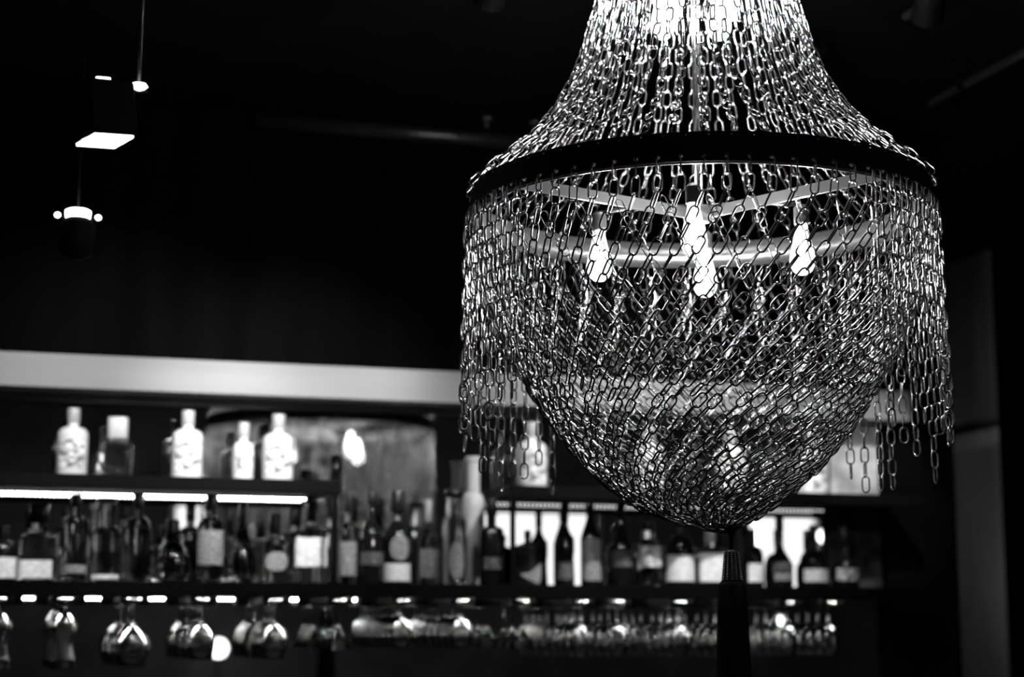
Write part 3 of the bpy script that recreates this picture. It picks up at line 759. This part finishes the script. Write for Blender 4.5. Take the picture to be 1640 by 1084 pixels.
MB().box((p3[0] - 0.018, -0.02, p3[2] - 0.008), (p3[0] + 0.02, -0.012, p3[2] + 0.008), 0.002).build('window_slot', M_LAMP, fl, False)
# pendant below it
p = at_y(125, 343, 5.0)
pd = empty('pendant_lamp', (p[0], 5.0, p[2])); tag(pd, 'small black pendant lamp with a lit rim and two side lights', 'lamp')
MB().lathe([(0.034, -0.012), (0.036, 0.008), (0.030, 0.012)], 20).build('lit_rim', M_PANEL, pd)
MB().lathe([(0.012, -0.13), (0.045, -0.12), (0.05, -0.03), (0.033, -0.013)], 20).build('shade', M_COLUMN, pd)
for s in (-1, 1):
    MB().lathe([(0.001, -0.008), (0.007, -0.005), (0.009, 0), (0.007, 0.005), (0.001, 0.008)], 12, c=(s * 0.056, 0, -0.006)).build('side_light', M_LAMP, pd)
    MB().tube([(s * 0.033, 0, -0.014), (s * 0.05, 0, -0.012)], 0.003, 6).build('side_arm', M_BLACK, pd)
MB().tube([(0, 0, 0.01), (0, 0, CEIL - p[2])], 0.003, 6).build('cable', M_BLACK, pd)
# cluster lamp in the far room at the right
p = at_y(1634, 920, 9.4)
cl = empty('cluster_lamp', (p[0], 9.4, p[2])); tag(cl, 'bright cluster of small globes cut by the right picture edge', 'lamp')
for k, (dx, dz, r) in enumerate(((-0.06, 0.02, 0.03), (-0.02, -0.02, 0.035), (0.03, 0.03, 0.035), (-0.05, -0.025, 0.025), (0.06, -0.02, 0.035), (0.01, 0.05, 0.03))):
    MB().lathe([(0.001, -r), (r * 0.7, -r * 0.7), (r, 0), (r * 0.7, r * 0.7), (0.001, r)], 14, c=(dx, 0.02 * (k % 3), dz)).build('globe', M_LAMP, cl)
MB().tube([(0, 0.02, 0.05), (0, 0.02, CEIL - p[2])], 0.005, 6).build('rod', M_BLACK, cl)
# added globe pendant, out of sight behind the column, to brighten the side wall
o = empty('globe_pendant', (4.35, 7.6, 1.75)); tag(o, 'added globe pendant hidden behind the black column to light the passage', 'lamp', 'globe pendants in the room')
MB().lathe([(0.001, -0.07), (0.05, -0.05), (0.07, 0), (0.05, 0.05), (0.001, 0.07)], 18).build('globe', M_LAMP, o)
MB().tube([(0, 0, 0.065), (0, 0, CEIL - 1.75)], 0.004, 6).build('cable', M_BLACK, o)
# lamps by the rear wall, seen in the mirror
def mirror_at(px, py, Y):                        # a place in the room that the back mirror shows at this pixel
    v = at_y(px, py, 2 * YM - Y); return np.array((v[0], Y, v[2]))
def wall_lamp(px, py, r, label):
    p = mirror_at(px, py, YB + 0.14); o = empty('wall_lamp', (p[0], YB, p[2])); tag(o, label, 'lamp', 'globe lamps on the plaster wall')
    MB().lathe([(0.06, 0.0), (0.06, 0.02), (0.02, 0.03)], 20).build('wall_plate', M_BLACK, o).rotation_euler = (-pi / 2, 0, 0)
    MB().tube([(0, 0.02, 0), (0, 0.14, -0.0), (0, 0.14, r * 0.2)], 0.008, 8).build('arm', M_BLACK, o)
    MB().lathe([(0.001, -r), (r * 0.5, -r * 0.87), (r * 0.87, -r * 0.5), (r, 0), (r * 0.87, r * 0.5), (r * 0.5, r * 0.87), (0.001, r)], 20, c=(0, 0.14, 0)).build('globe', M_LAMP, o)
wall_lamp(412, 852, 0.055, 'globe wall lamp glowing between the narrowest and the widest window')
p = mirror_at(350, 1038, YB + 0.45)
tb = empty('console_table', (p[0], YB + 0.45, 0)); tag(tb, 'small dark table against the plaster wall', 'table')
MB().box((-0.3, -0.25, 0.70), (0.3, 0.25, 0.74), 0.004).build('table_top', M_BLACK, tb, False)
for sx in (-1, 1):
    for sy in (-1, 1): MB().box((sx * 0.27 - 0.02, sy * 0.22 - 0.02, 0), (sx * 0.27 + 0.02, sy * 0.22 + 0.02, 0.70)).build('leg', M_BLACK, tb, False)
tlm = empty('table_lamp', (p[0], YB + 0.45, 0.74)); tag(tlm, 'globe table lamp glowing behind the hanging tulip glasses', 'lamp')
h = p[2] - 0.74
MB().lathe([(0.07, 0.0), (0.07, 0.015), (0.015, 0.03), (0.012, h - 0.068)], 20).build('base', M_BLACK, tlm)
MB().lathe([(0.001, h - 0.075), (0.05, h - 0.058), (0.075, h), (0.05, h + 0.058), (0.001, h + 0.075)], 20).build('globe', M_LAMP, tlm)
# pendants seen in the mirror, right
for px, py, r, lab in ((1216, 857, 0.045, 'globe pendant mirrored above the dark short-necked bottle'), (1317, 858, 0.03, 'slim globe pendant mirrored by the long-necked bottle, upper'), (1250, 1002, 0.05, 'low globe pendant mirrored among the wine glasses right of the tassel')):
    p = mirror_at(px, py, 2.0); o = empty('globe_pendant', (p[0], 2.0, p[2])); tag(o, lab, 'lamp', 'globe pendants in the room')
    MB().lathe([(0.001, -r * 1.5), (r * 0.7, -r), (r, 0), (r * 0.7, r * 0.9), (0.001, r * 1.2)], 18).build('globe', M_LAMP, o)
    MB().tube([(0, 0, r), (0, 0, CEIL - p[2])], 0.004, 6).build('cable', M_BLACK, o)
